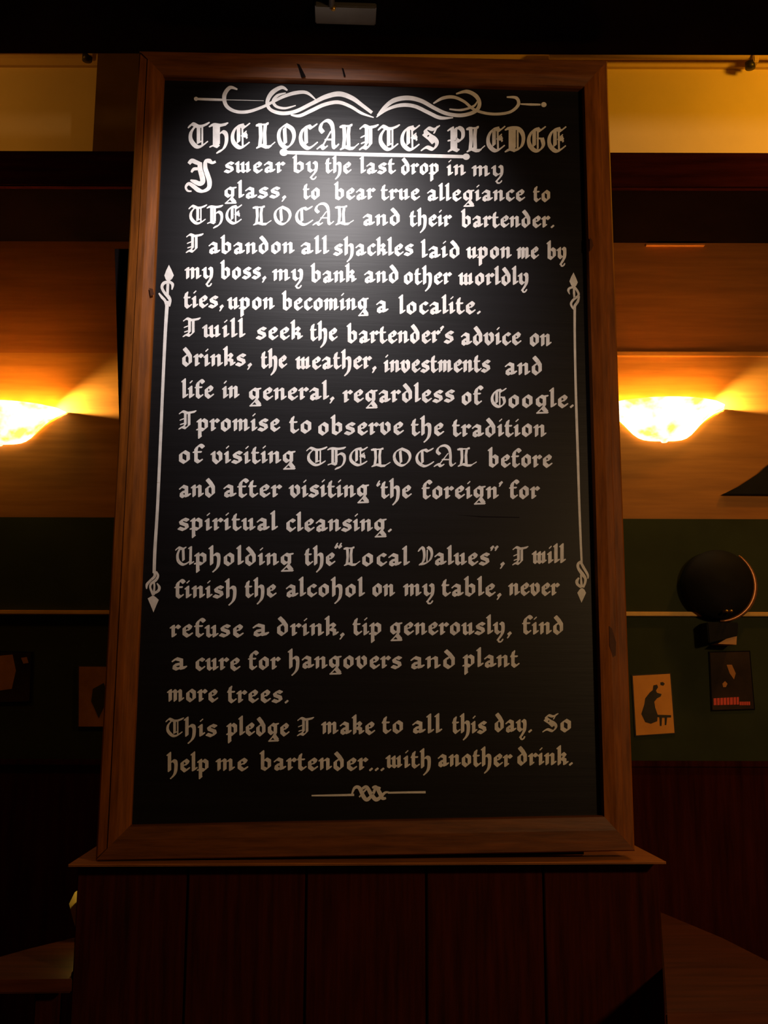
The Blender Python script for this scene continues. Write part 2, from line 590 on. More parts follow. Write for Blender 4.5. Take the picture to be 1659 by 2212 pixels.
# glyph: (advance, [strokes]); stroke = points, first item 'c' = curved, 'f' = filled, 't' = thin nib
G = {
 'a': (.80, [[(.16,.74),(.30,.88),(.52,.78),(.52,.16),(.70,.24)], [(.52,.52),(.22,.40),(.20,.20),(.32,.10),(.52,.24)]]),
 'b': (.80, [[(.12,1.36),(.20,1.44),(.20,.22),(.40,.10)], [(.22,.70),(.42,.88),(.60,.74),(.60,.30),(.40,.10)]]),
 'c': (.68, [[(.42,.90),(.20,.72),(.20,.30),(.40,.10),(.58,.26)], [(.42,.90),(.56,.80)]]),
 'd': (.80, [[(.42,.88),(.20,.70),(.20,.30),(.40,.10)], [(.24,1.36),(.44,1.08),(.60,.76),(.60,.30),(.40,.10)]]),
 'e': (.72, [[(.42,.90),(.20,.72),(.20,.30),(.40,.10),(.60,.26)], [(.42,.90),(.56,.76),(.50,.62)], ['t',(.24,.46),(.52,.66)]]),
 'f': (.62, [['c',(.60,1.22),(.46,1.36),(.28,1.22),(.22,.95)], [(.22,1.1),(.22,.24),(.36,.10),(.50,.22)], ['t',(.08,.84),(.50,.86)]]),
 'g': (.86, [[(.40,.88),(.20,.70),(.20,.36),(.36,.18),(.58,.36)], [(.40,.88),(.60,.78),(.60,.20),(.50,.0)], ['t',(.58,.88),(.80,.92)],
             ['t',(.52,.06),(.20,-.34)], [(.50,.04),(.72,-.30)], ['t',(.16,-.38),(.80,-.36)]]),
 'h': (.80, [[(.12,1.36),(.20,1.44),(.20,.14)], ['c',(.24,.70),(.44,.88),(.60,.74),(.60,.20),(.52,-.14),(.34,-.40)], ['t',(.34,-.40),(.28,-.44)]]),
 'i': (.44, [[(.12,.80),(.20,.86),(.20,.14),(.34,.24)], ['t',(.18,1.20),(.28,1.32)]]),
 'k': (.78, [[(.12,1.36),(.20,1.44),(.20,.14)], [(.22,.72),(.44,.92),(.56,.78),(.40,.54)], [(.36,.54),(.56,.44),(.56,.16),(.70,.24)]]),
 'l': (.44, [[(.12,1.36),(.20,1.44),(.20,.16),(.36,.26)]]),
 'm': (1.12, [[(.10,.80),(.20,.86),(.20,.14)], ['t',(.22,.66),(.44,.86)], [(.44,.86),(.52,.80),(.52,.14)], ['t',(.54,.66),(.76,.86)], [(.76,.86),(.84,.80),(.84,.14),(.98,.24)]]),
 'n': (.80, [[(.10,.80),(.20,.86),(.20,.14)], ['t',(.22,.66),(.46,.86)], [(.46,.86),(.56,.80),(.56,.14),(.70,.24)]]),
 'o': (.80, [[(.40,.90),(.20,.72),(.20,.28),(.40,.10)], [(.40,.90),(.60,.74),(.60,.28),(.40,.10)]]),
 'p': (.80, [[(.10,.80),(.20,.88),(.20,-.44)], [(.22,.70),(.42,.88),(.60,.74),(.60,.30),(.42,.12),(.22,.20)], ['t',(.02,.14),(.20,.18)], ['t',(.20,-.44),(.28,-.36)]]),
 'r': (.62, [[(.10,.80),(.20,.86),(.20,.14),(.30,.20)], ['t',(.22,.64),(.40,.86)], [(.42,.88),(.54,.76)]]),
 's': (.72, [[(.58,.80),(.42,.88),(.20,.74),(.24,.58),(.52,.44),(.56,.24),(.34,.10),(.12,.20)], ['t',(.46,.90),(.64,.84)]]),
 't': (.58, [[(.24,1.20),(.20,1.0),(.20,.26),(.34,.10),(.50,.24)], ['t',(.08,.84),(.46,.86)], ['t',(.08,.84),(.24,1.18)], [(.16,.92),(.22,1.06)]]),
 'u': (.80, [[(.10,.80),(.20,.86),(.20,.24),(.32,.12)], ['t',(.32,.12),(.56,.34)], [(.46,.80),(.56,.86),(.56,.14),(.70,.24)]]),
 'v': (.78, [[(.10,.80),(.20,.88),(.20,.34),(.40,.10)], [(.46,.90),(.60,.74),(.60,.32),(.40,.10)]]),
 'w': (1.10, [[(.10,.82),(.20,.90),(.20,.20),(.30,.12)], ['t',(.30,.12),(.52,.30)], [(.44,.80),(.52,.86),(.52,.20),(.62,.12)], ['t',(.62,.12),(.84,.30)], [(.76,.80),(.84,.88),(.84,.16),(.94,.22)]]),
 'y': (.82, [[(.10,.80),(.20,.88),(.20,.30),(.34,.14)], ['t',(.34,.14),(.58,.34)], ['c',(.50,.90),(.62,.76),(.60,.20),(.46,-.12),(.34,-.32)],
             ['c','t',(.34,-.32),(.36,-.50),(.52,-.50),(.60,-.34)]]),
 '.': (.34, [[(.17,.14),(.20,.10)]]),
 ',': (.36, [[(.18,.16),(.24,.06)], ['t',(.24,.06),(.10,-.20)]]),
 "'": (.26, [[(.12,1.24),(.16,1.18)], ['t',(.16,1.18),(.06,.98)]]),
 '`': (.30, [[(.16,1.06),(.20,1.0)], ['t',(.12,1.06),(.24,1.30)]]),
 '"': (.54, [[(.10,1.40),(.14,1.34)], ['t',(.14,1.34),(.06,1.16)], [(.36,1.40),(.40,1.34)], ['t',(.40,1.34),(.32,1.16)]]),
 '{': (.50, [[(.12,1.48),(.16,1.42)], ['t',(.10,1.48),(.20,1.70)], [(.36,1.48),(.40,1.42)], ['t',(.34,1.48),(.44,1.70)]]),
 # capitals, cap height 1.5
 'T': (1.04, [['c',(.10,1.24),(.24,1.40),(.50,1.26),(.72,1.28),(1.0,1.42)], ['c',(.36,1.24),(.17,.90),(.17,.48),(.42,.12),(.66,.12),(.92,.34)],
              [(.54,1.26),(.54,.36)], ['t',(.72,1.24),(.72,.18)], ['t',(.50,.30),(.66,.40)]]),
 'H': (1.0, [['c',(.08,1.30),(.24,1.36),(.54,1.32),(.86,1.40)], [(.28,1.32),(.28,.20),(.44,.12)], [(.45,1.30),(.45,.24)], ['t',(.06,.10),(.30,.22)],
             ['c',(.50,.82),(.68,.96),(.84,.78),(.84,.34),(.70,-.02),(.44,-.20)]]),
 'E': (.98, [['c',(.62,1.36),(.34,1.24),(.16,.86),(.18,.42),(.44,.10),(.66,.12),(.90,.32)], [(.44,1.26),(.44,.42)], ['t',(.62,1.30),(.64,.20)],
             [(.58,1.32),(.72,1.22),(.92,1.40)], [(.64,.80),(.80,.74)], ['t',(.80,.90),(.84,.62)], ['t',(.62,.80),(.80,1.0)]]),
 'L': (.98, [['t',(.08,1.36),(.62,1.40)], [(.12,1.36),(.26,1.36),(.28,.70),(.24,.22)], [(.50,1.38),(.46,.9),(.48,.22)], [(.14,.10),(.34,.20),(.56,.10),(.72,.12)], ['t',(.70,.12),(.94,.36)],
             [(.50,1.38),(.58,1.42)]]),
 'O': (1.06, [['c',(.50,1.40),(.24,1.16),(.16,.76),(.26,.34),(.52,.10),(.78,.32),(.90,.76),(.80,1.16),(.50,1.40)], [(.44,1.20),(.48,.36)]]),
 'C': (.94, [['c',(.56,1.34),(.30,1.20),(.16,.82),(.20,.40),(.44,.10),(.64,.12),(.90,.36)], [(.40,1.26),(.42,.36)], [(.54,1.34),(.66,1.22),(.88,1.40)]]),
 'A': (1.04, [['c',(.28,1.0),(.16,1.22),(.26,1.54),(.52,1.66),(.72,1.42),(.78,.9),(.78,.30),(.86,.12),(.98,.26)], ['t',(.66,1.04),(.28,.24)],
              ['c',(.06,.10),(.22,.22),(.32,.08),(.44,.16)], ['t',(.40,.58),(.74,.58)]]),
 'I': (.88, [['c',(.10,1.28),(.24,1.40),(.44,1.30),(.62,1.32),(.86,1.40)], [(.36,1.32),(.36,.40),(.26,.22)], [(.55,1.32),(.55,.36),(.38,.12),(.22,.20),(.08,.10)],
             ['t',(.10,.74),(.34,.88)], ['t',(.12,.40),(.34,.50)]]),
 'S': (.98, [['c',(.90,1.40),(.66,1.24),(.42,1.32),(.28,1.14),(.46,.92),(.72,.72),(.84,.44),(.66,.12),(.36,.24),(.14,.10)], [(.22,.98),(.50,.72),(.66,.50)], ['t',(.84,1.40),(.70,1.04)]]),
 'P': (.90, [[(.08,1.28),(.24,1.38),(.24,.20)], [(.40,1.34),(.40,.20)], ['c',(.40,1.30),(.58,1.40),(.76,1.22),(.76,.84),(.58,.64),(.40,.74)], ['t',(.04,.66),(.40,.74)], [(.10,.10),(.30,.20),(.52,.10)]]),
 'D': (1.04, [['c',(.08,1.32),(.34,1.38),(.66,1.34),(.88,1.06),(.92,.66),(.80,.28),(.50,.10)], [(.28,1.34),(.28,.20)], [(.46,1.34),(.46,.24)], [(.08,.08),(.30,.18),(.52,.10)], ['t',(.64,1.24),(.64,.24)]]),
 'G': (1.02, [['c',(.60,1.34),(.34,1.22),(.16,.82),(.20,.40),(.46,.10),(.72,.14),(.88,.42),(.82,.76)], ['t',(.82,.78),(.58,.80)], [(.42,1.24),(.42,.40)], ['t',(.60,1.30),(.60,.22)], [(.58,1.32),(.70,1.22),(.92,1.40)]]),
 'U': (1.12, [['c',(.10,1.26),(.22,1.40),(.44,1.30),(.60,1.38)], ['c',(.28,1.28),(.16,.86),(.20,.38),(.44,.10),(.66,.16),(.88,.36)], [(.48,1.28),(.50,.44)], [(.84,1.38),(.92,1.42),(.90,.16),(1.04,.26)]]),
 'V': (.98, [['c',(.10,1.16),(.24,1.40),(.38,1.24),(.42,.70),(.34,.30),(.16,.10)], ['c',(.16,.12),(.44,.16),(.76,.42),(.88,.86),(.82,1.24),(.64,1.42)], ['t',(.58,.30),(.60,1.2)]]),
}


def word(ink, text, x0, x1, yb, xh, cap=None, wt=0.325, yb1=None):
    xs_, u = [], 0.0
    for ch in text:
        xs_ += [u + q_[0] for s_ in G[ch][1] for q_ in s_ if not isinstance(q_, str)]
        u += G[ch][0]
    nb = wt * xh * 0.36
    sx = (x1 - x0 - 2 * nb) / max(0.1, max(xs_) - min(xs_))
    x = x0 + nb - min(xs_) * sx
    for ch in text:
        adv, strokes = G[ch]
        sy = xh if not (ch.isupper() and cap) else cap / 1.5
        jy = random.uniform(-0.02, 0.02) * xh
        tw = wt * xh if not (ch.isupper() and cap) else 0.255 * sy
        f = (x - x0) / max(1, x1 - x0)
        base = yb + ((yb1 - yb) * f if yb1 is not None else 0)
        for s in strokes:
            fl = [q for q in s if isinstance(q, str)]
            pts = [(x + q[0] * sx, base + jy - q[1] * sy) for q in s if not isinstance(q, str)]
            if 'c' in fl:
                pts = smooth(pts, 5)
            if 't' in fl:
                pen(ink, pts, tw * 0.42, tw * 0.24, 40)
            else:
                pen(ink, pts, tw, tw * 0.30, 40)
        x += adv * sx


def xh_at(y):
    return 25.5 + max(0, min(1, (y - 374) / 366)) * 3.0


LINES = [
 [("swear",484,616,374),("by",632,686,374),("the",701,759,375),("last",777,855,376),("drop",867,947,378),("in",965,1006,380),("my",1019,1087,382)],
 [("glass,",484,618,429),("to",653,690,431),("bear",722,811,432),("true",821,907,433),("allegiance",923,1134,435),("to",1150,1188,436)],
 [("THE",407,523,485),("LOCAL",544,766,487),("and",784,863,488),("their",883,976,490),("bartender.",996,1197,492)],
 [("I",401,440,547),("abandon",451,636,549),("all",650,711,550),("shackles",720,895,553),("laid",909,992,558),("upon",1007,1105,559),("me",1116,1164,560),("by",1181,1223,561)],
 [("my",399,460,604),("boss,",476,575,604),("my",588,654,608),("bank",671,770,611),("and",787,860,612),("other",873,976,615),("worldly",990,1141,617)],
 [("ties,",395,483,666),("upon",491,593,669),("becoming",609,798,671),("a",813,839,676),("localite.",861,1038,679)],
 [("I",394,434,729),("will",437,530,730),("seek",553,654,734),("the",668,729,737),("bartender's",749,982,742),("advice",996,1126,746),("on",1145,1191,748)],
 [("drinks,",394,544,792),("the",562,620,796),("weather,",638,813,798),("investments",829,1061,805),("and",1091,1170,811)],
 [("life",392,462,861),("in",480,517,861),("general,",537,722,865),("regardless",740,984,870),("of",998,1044,875),("Google.",1060,1239,881)],
 [("I",385,425,928),("promise",422,605,932),("to",623,672,936),("observe",688,872,940),("the",886,959,942),("tradition",975,1180,944)],
 [("of",387,442,1001),("visiting",455,640,1002),("THE",661,795,1007),("LOCAL",799,1032,1009),("before",1054,1193,1010)],
 [("and",387,464,1075),("after",483,609,1075),("visiting",624,799,1075),("`the",812,889,1077),("foreign'",909,1086,1078),("for",1098,1166,1078)],
 [("spiritual",384,600,1147),("cleansing.",619,846,1149)],
 [("Upholding",378,636,1222),("the",656,724,1222),("{",722,740,1222),("Local",740,885,1223),('Values",',902,1090,1222),("I",1106,1142,1221),("will",1149,1222,1218)],
 [("finish",375,510,1293),("the",527,597,1291),("alcohol",618,788,1290),("on",805,853,1289),("my",871,938,1289),("table,",952,1083,1289),("never",1098,1209,1287)],
 [("refuse",367,526,1377),("a",546,581,1375),("drink,",599,744,1374),("tip",760,823,1373),("generously,",842,1105,1372),("find",1126,1216,1371)],
 [("a",371,404,1448),("cure",423,519,1449),("for",534,606,1447),("hangovers",622,870,1445),("and",887,982,1445),("plant",997,1122,1442)],
 [("more",361,471,1517),("trees.",489,623,1519)],
 [("This",357,471,1592),("pledge",487,625,1590),("I",641,679,1590),("make",694,810,1587),("to",823,870,1585),("all",891,955,1585),("this",975,1053,1585),("day.",1069,1149,1582),("So",1171,1233,1582)],
 [("help",360,450,1668),("me",466,536,1666),("bartender...",561,830,1665),("with",833,930,1660),("another",946,1107,1657),("drink.",1118,1237,1654)],
]
# the painted title
ink = Ink()
for txt, x0, x1, yb, yb1 in (("THE", 406, 540, 321, 322), ("LOCALITES", 551, 950, 322, 328), ("PLEDGE", 965, 1223, 329, 329)):
    word(ink, txt, x0, x1, yb, 28, cap=57, yb1=yb1)
ink.done('title_lettering', panel, 'large white blackletter title across the top of the panel')
ink = Ink()
ribbon(ink, [(609, 329), (700, 331.5), (800, 334), (900, 336), (1007, 338.5)], [7, 8, 8, 8, 7])
disc(ink, 613, 329, 9, 8); disc(ink, 1007, 338.5, 8, 7)
ink.done('title_underline', panel, 'white line with round ends under the title')
# the large first letter
ink = Ink()
q = lambda pts: [(390 + x / 18.43, 330 + y / 18.43) for x, y in pts]
ribbon(ink, q([(330, 440), (450, 320), (620, 380), (800, 450)]), [7, 9.5, 9.5, 8])
ribbon(ink, q([(960, 440), (1020, 330), (1150, 330), (1260, 400), (1400, 350)]), [6, 8, 10, 6, 5])
ribbon(ink, q([(770, 380), (780, 650), (860, 950), (880, 1150), (760, 1230), (580, 1160), (390, 1090)]), [9, 10.5, 11.5, 11, 10, 9.5, 3])
ribbon(ink, q([(980, 380), (990, 620), (1080, 900), (1150, 1150), (1120, 1400), (900, 1530), (700, 1480), (520, 1340), (330, 1230), (210, 1360), (280, 1510), (440, 1530)]),
       [8, 9.5, 10.5, 10.5, 9, 6, 10, 9, 7, 5, 4.5, 3])
ribbon(ink, q([(430, 780), (530, 650), (720, 640)]), [4, 7, 6])
ink.done('initial_letter', panel, 'large curled white initial letter hanging over two lines')
# text lines
for ln in LINES:
    ink = Ink()
    for wd, x0, x1, yb in ln:
        xh = xh_at(yb)
        word(ink, wd, x0, x1, yb, xh, cap=(43 if yb < 900 else 42))
    ink.done('lettering_line', panel, 'white blackletter line beginning with ' + ' '.join(t_[0] for t_ in ln[:2]).replace('`', '').replace('{', '').replace(',', ''))

# flourish along the top, two mirrored scrolls
A = lambda pts: [(380 + x / 3.687, 160 + y / 3.687) for x, y in pts]
B = lambda pts: [(800 + x / 3.456, 160 + y / 3.456) for x, y in pts]
ink = Ink()
disc(ink, *A([(160, 197)])[0], 4.5, 4.5)
ribbon(ink, A([(160, 198), (270, 202), (370, 205)]), [5, 5.5, 5])
ribbon(ink, A([(370, 205), (540, 208), (700, 212)]), [1.2, 1.2, 0.8])
ribbon(ink, A([(490, 122), (430, 108), (386, 170), (400, 250), (470, 296), (570, 300), (690, 262), (790, 212), (860, 178), (950, 150), (1040, 148), (1115, 205)]),
       [3, 8, 9, 8, 7, 7, 6, 6, 7, 8, 7, 2])
ribbon(ink, A([(888, 130), (840, 106), (765, 150), (728, 222), (752, 282), (840, 312), (950, 298), (1080, 236), (1190, 182), (1300, 158), (1400, 190), (1480, 246), (1562, 308)]),
       [3, 8, 10, 8, 7, 8, 8, 8, 10, 11, 10, 8, 7])
ribbon(ink, A([(875, 150), (810, 170), (775, 215), (800, 258), (870, 272), (955, 250)]), [2, 6, 7, 6, 5, 2])
ribbon(ink, A([(915, 325), (985, 332), (1080, 290), (1180, 244), (1290, 224), (1390, 258), (1480, 312), (1576, 346)]), [3, 7, 8, 8, 8, 7, 6, 2])
ink.done('scroll_flourish', panel, 'white scroll flourish ending at left above the title')
ink = Ink()
ribbon(ink, B([(52, 310), (110, 245), (180, 195), (280, 178), (380, 200), (480, 255), (570, 295), (680, 308), (780, 280), (815, 225), (790, 165), (720, 130), (640, 148)]),
       [3, 8, 10, 10, 9, 8, 8, 8, 8, 8, 9, 8, 3])
ribbon(ink, B([(45, 322), (130, 262), (230, 232), (330, 240), (430, 286), (520, 326), (618, 326)]), [2, 6, 8, 8, 8, 8, 2])
ribbon(ink, B([(470, 220), (540, 180), (620, 172), (700, 205), (770, 262), (860, 292), (960, 298), (1050, 280), (1105, 228), (1090, 178), (1018, 172)]),
       [3, 7, 7, 6, 6, 6, 6, 6, 7, 7, 3])
ribbon(ink, B([(590, 262), (680, 268), (770, 240), (800, 200)]), [3, 5, 5, 2])
ribbon(ink, B([(1120, 224), (1200, 227), (1270, 228)]), [3, 5, 4])
disc(ink, *B([(1295, 228)])[0], 6, 5.5)
ink.done('scroll_flourish', panel, 'white scroll flourish ending at right above the title')

# side borders: long thin shafts with spear heads and knotted ribbons
C1 = lambda pts: [(300 + x / 11.85, 550 + y / 11.85) for x, y in pts]
C2 = lambda pts: [(290 + x / 12.76, 1190 + y / 12.76) for x, y in pts]
D1 = lambda pts: [(1180 + x / 13.825, 560 + y / 13.825) for x, y in pts]
D2 = lambda pts: [(1200 + x / 13.825, 1180 + y / 13.825) for x, y in pts]
ink = Ink()
ink.poly(C1([(770, 262), (840, 400), (895, 530), (850, 620), (760, 690), (690, 640), (652, 535), (700, 400)]))
ribbon(ink, C1([(780, 690), (640, 730), (590, 840), (660, 980), (755, 1080), (800, 1180), (785, 1330)]), [6, 7, 6, 6, 8, 6, 2])
ribbon(ink, C1([(760, 680), (860, 760), (845, 900)]), [5, 7, 2])
ribbon(ink, C1([(745, 720), (735, 900), (735, 1080)]), [6, 6, 5])
ribbon(ink, C1([(510, 985), (590, 1090), (680, 1200), (725, 1420)]), [3, 6, 6, 5])
ribbon(ink, [(361.5, 650), (357, 720), (351, 850), (345.5, 980), (340, 1100), (334.5, 1190), (333, 1238)], [8, 7, 6.5, 6.5, 6.5, 7, 7])
ribbon(ink, C2([(560, 560), (560, 700), (430, 830), (350, 930), (340, 1050)]), [6, 6, 5, 6, 2])
ribbon(ink, C2([(600, 570), (655, 680), (600, 800), (470, 900), (440, 1000), (480, 1120), (520, 1220)]), [4, 5, 6, 5, 4.5, 5, 5])
ribbon(ink, C2([(545, 860), (555, 1000), (530, 1220)]), [4, 4, 5])
ribbon(ink, C2([(625, 890), (690, 1000), (660, 1100), (540, 1170)]), [2, 6, 6, 5])
ink.poly(C2([(520, 1225), (600, 1280), (675, 1350), (610, 1500), (530, 1695), (450, 1500), (370, 1310), (440, 1270)]))
ink.done('border_spear', panel, 'white spear border with knotted ribbons down the left side')
ink = Ink()
ink.poly(D1([(815, 395), (890, 560), (942, 690), (895, 790), (830, 840), (750, 790), (692, 660), (740, 530)]))
ribbon(ink, D1([(840, 830), (930, 950), (960, 1080), (800, 1220), (740, 1330), (780, 1440), (840, 1500)]), [5, 5, 5, 5, 5, 4, 4])
ribbon(ink, D1([(810, 830), (690, 870), (660, 940), (700, 1050)]), [5, 5, 5, 1])
ribbon(ink, D1([(825, 850), (830, 1000), (840, 1150)]), [4, 5, 4])
ribbon(ink, D1([(985, 1100), (940, 1260), (850, 1400), (850, 1520)]), [3, 6, 6, 5])
ribbon(ink, [(1241.5, 662), (1241.5, 720), (1243, 810), (1245.5, 900), (1248.5, 995), (1251, 1080), (1254, 1160), (1256.5, 1216)], [5.5, 5, 5, 5.5, 5.5, 5, 5, 4.5])
ribbon(ink, D2([(780, 440), (680, 520), (680, 650), (800, 830), (890, 960), (880, 1100), (820, 1230)]), [4, 6, 6, 8, 6, 5, 5])
ribbon(ink, D2([(740, 450), (830, 620), (960, 850), (965, 970)]), [5, 6, 5, 2])
ribbon(ink, D2([(760, 850), (765, 1000), (785, 1230)]), [4, 4, 6])
ribbon(ink, D2([(700, 940), (640, 1040), (660, 1140), (770, 1220)]), [3, 7, 6, 6])
ink.poly(D2([(790, 1240), (860, 1290), (912, 1390), (850, 1530), (775, 1685), (715, 1540), (650, 1390), (720, 1290)]))
ink.done('border_spear', panel, 'white spear border with knotted ribbons down the right side')

# little braid rule at the foot
ink = Ink()
ribbon(ink, [(673, 1718.6), (720, 1718), (765, 1717)], [3, 4.5, 5])
ribbon(ink, [(838, 1712.5), (880, 1711.7), (919.5, 1711.3)], [4, 4.5, 5])
ribbon(ink, [(760, 1716), (766, 1702), (776, 1702), (786, 1722), (794, 1727), (806, 1714), (812, 1702), (822, 1703)], [3, 6, 8, 9, 8, 6, 6, 5])
ribbon(ink, [(782, 1704), (792, 1700), (802, 1716), (812, 1727), (822, 1722), (832, 1712), (842, 1712)], [5, 7, 9, 9, 7, 5, 3])
ribbon(ink, [(776, 1722), (788, 1708), (796, 1701)], [3, 4, 4])
ribbon(ink, [(804, 1702), (812, 1700), (820, 1712), (826, 1724), (834, 1724)], [4, 7, 9, 8, 4])
ink.done('braid_rule', panel, 'small white braided rule under the last line')

# ---------------------------------------------------------------- spotlight above the board
sp = tag(empty('spotlight', (SPOT_LOC.x, -0.15, z_soffit)),
         'small grey spotlight on the black ceiling above the centre of the board', 'lamp')
x0, x1 = P(681, 30, -0.15).x, P(812, 30, -0.15).x
box('base_plate', x0, x1, -0.20, -0.115, z_soffit - 0.018, z_soffit - 0.0005, M['grey_metal'], sp, bevel=0.003)
bm = bmesh.new()
tube(bm, [(SPOT_LOC.x, -0.19, z_soffit - 0.012), (SPOT_LOC.x, -0.40, z_soffit - 0.014), (SPOT_LOC.x, -0.80, z_soffit - 0.014), (SPOT_LOC.x, -1.03, z_soffit - 0.015)], 0.009)
build('arm', bm, M['grey_metal'], sp, smooth=True)
bm = bmesh.new()
lathe(bm, [(0.0, 0.075), (0.040, 0.07), (0.046, 0.05), (0.050, 0.012), (0.046, 0.012), (0.044, 0.03), (0.0, 0.035)], (SPOT_LOC.x, SPOT_LOC.y, SPOT_LOC.z), 28)
build('lamp_head', bm, M['black_metal'], sp, smooth=True)
bm = bmesh.new()
lathe(bm, [(0.0, -0.012), (0.006, -0.010), (0.008, 0.0), (0.0, 0.002)], (x0 + 0.055, -0.195, z_soffit - 0.016), 12)
build('screw', bm, M['brass'], sp, smooth=True)

# ---------------------------------------------------------------- bowl sconces
def sconce(cx, cz, label):
    e = tag(empty('wall_sconce', (cx, WY, cz)), label, 'lamp')
    R_, H_ = 0.262, 0.140
    bm = bmesh.new()
    prof = [(R_ * r_, H_ * h_) for r_, h_ in ((0.02, -1.0), (0.2, -0.99), (0.31, -0.96), (0.39, -0.90), (0.47, -0.79), (0.54, -0.65), (0.61, -0.5),
                                              (0.68, -0.37), (0.76, -0.25), (0.84, -0.15), (0.92, -0.07), (1.0, 0.0))]
    prof += [(R_ + 0.004, 0.003), (R_, 0.004), (R_ - 0.012, 0.0)]
    rings = lathe(bm, prof, (0, 0, 0), 48, math.pi, 2 * math.pi)
    # gentle ribs, and half depth: the bowl hugs the wall
    for ring in rings:
        for v in ring:
            a = math.atan2(v.co.y, v.co.x)
            v.co.x *= 1 + 0.012 * math.cos(16 * a)
            v.co.y *= 0.72
            v.co += Vector((cx, WY - 0.004, cz))
    build('bowl', bm, M['bowl'], e, smooth=True)
    bm = bmesh.new()
    lathe(bm, [(0.0, -0.008), (0.012, -0.006), (0.016, 0.0), (0.026, 0.006), (0.028, 0.012), (0.0, 0.014)], (cx, WY - 0.03, cz - H_ - 0.004), 20)
    build('finial', bm, M['bowl'], e, smooth=True)
    bm = bmesh.new()
    add_box(bm, cx - 0.05, cx + 0.05, WY - 0.012, WY, cz - 0.10, cz + 0.0)
    build('back_plate', bm, M['brass'], e, bevel=0.003)
    for dx in (-0.13, 0.0, 0.13):
        bm = bmesh.new()
        lathe(bm, [(0.0, -0.03), (0.014, -0.028), (0.022, -0.008), (0.020, 0.010), (0.0, 0.022)], (cx + dx, WY - 0.065, cz - 0.030), 20)
        build('bulb', bm, M['bulb'], e, smooth=True)
    for dx in (-0.21, -0.11, 0.0, 0.11, 0.21):
        lo = lamp('sconce_light', 'POINT', (cx + dx, WY - 0.024, cz + 0.006), SC_E, (1.0, 0.52, 0.09), 0.010)
        lo.parent = e
        lo.matrix_parent_inverse = Matrix.Translation(-Vector(e.location))
    for sgn in (-1, 1):
        so = lamp('sconce_side_light', 'SPOT', (cx + sgn * 0.17, WY - 0.045, cz + 0.010), SIDE_E, (1.0, 0.78, 0.38), 0.006,
                  aim=(cx + sgn * 0.62, WY - 0.012, cz + 0.022), size=84)
        so.parent = e
        so.matrix_parent_inverse = Matrix.Translation(-Vector(e.location))
    return e
SIDE_E = 48.0
SC_E = 2.2
sr = W(1440, 873, WY - 0.09)
sconce(sr.x, sr.z, 'glowing bowl wall lamp on the brown wall to the right of the board')
sl = W(-8, 880, WY - 0.09)
sconce(sl.x, sl.z, "glowing bowl wall lamp on the brown wall, cut by the photo's left edge")

# ---------------------------------------------------------------- posters and pictures on the green wall
def rect(px0, py0, px1, py1, Y):
    a, b = W(px0, py0, Y), W(px1, py1, Y)
    return a.x, b.x, b.z, a.z                                    # x0 x1 z0 z1


def poster(label, quad, m, y=WY - 0.006, cat='poster', border=None):
    pts = [W(x, yy, y) for x, yy in quad]
    e = tag(empty('poster', (pts[3].x, WY, pts[3].z)), label, cat)
    if border:
        c = sum((p for p in pts), Vector()) / 4
        big = [(c.x + (p.x - c.x) * 1.06, c.z + (p.z - c.z) * 1.04) for p in pts]
        build('mount', prism(bmesh.new(), big, y + 0.0005, WY - 0.0005), border, e)
    build('sheet', prism(bmesh.new(), [(p.x, p.z) for p in pts], y - 0.001, y + 0.0005), m, e)
    return e


def mark(name, e, px, m, y):
    pts = [W(x, yy, y) for x, yy in px]
    bm = bmesh.new()
    prism(bm, [(p.x, p.z) for p in pts], y, y + 0.0004)
    return build(name, bm, m, e)

S6 = lambda pts: [(1350 + x / 5.369, 1380 + y / 5.369) for x, y in pts]
e = poster('pale poster with a dark skirted figure, on the green wall right of the board',
           S6([(90, 430), (522, 405), (574, 1090), (130, 1120)]), M['paper'], border=M['ink'])
yk = WY - 0.0078
mark('printed_figure', e, S6([(330, 540), (372, 530), (385, 560), (360, 600), (372, 625), (425, 640), (415, 668), (372, 690), (340, 730), (352, 800), (380, 880),
                              (375, 955), (300, 985), (235, 965), (190, 870), (225, 760), (235, 690), (290, 620), (322, 595)]), M['ink'], yk)
mark('printed_disc', e, S6([(410, 505), (440, 500), (462, 520), (445, 545), (412, 535)]), M['ink'], yk)
mark('printed_bench', e, S6([(375, 880), (535, 885), (535, 912), (490, 912), (480, 1000), (462, 1000), (460, 915), (430, 915), (425, 1010), (405, 1010), (400, 912), (375, 905)]), M['ink'], yk)
e = poster('dark film poster with red lettering low on it, high on the green wall at right',
           S6([(985, 160), (1440, 150), (1495, 810), (1015, 825)]), M['posterdark'], border=M['groove'])
mark('printed_glow', e, S6([(1180, 300), (1240, 300), (1285, 400), (1265, 470), (1215, 400)]), M['posterorange'], yk)
mark('printed_glow', e, S6([(1130, 520), (1160, 490), (1190, 520), (1170, 560), (1140, 560)]), M['posterorange'], yk)
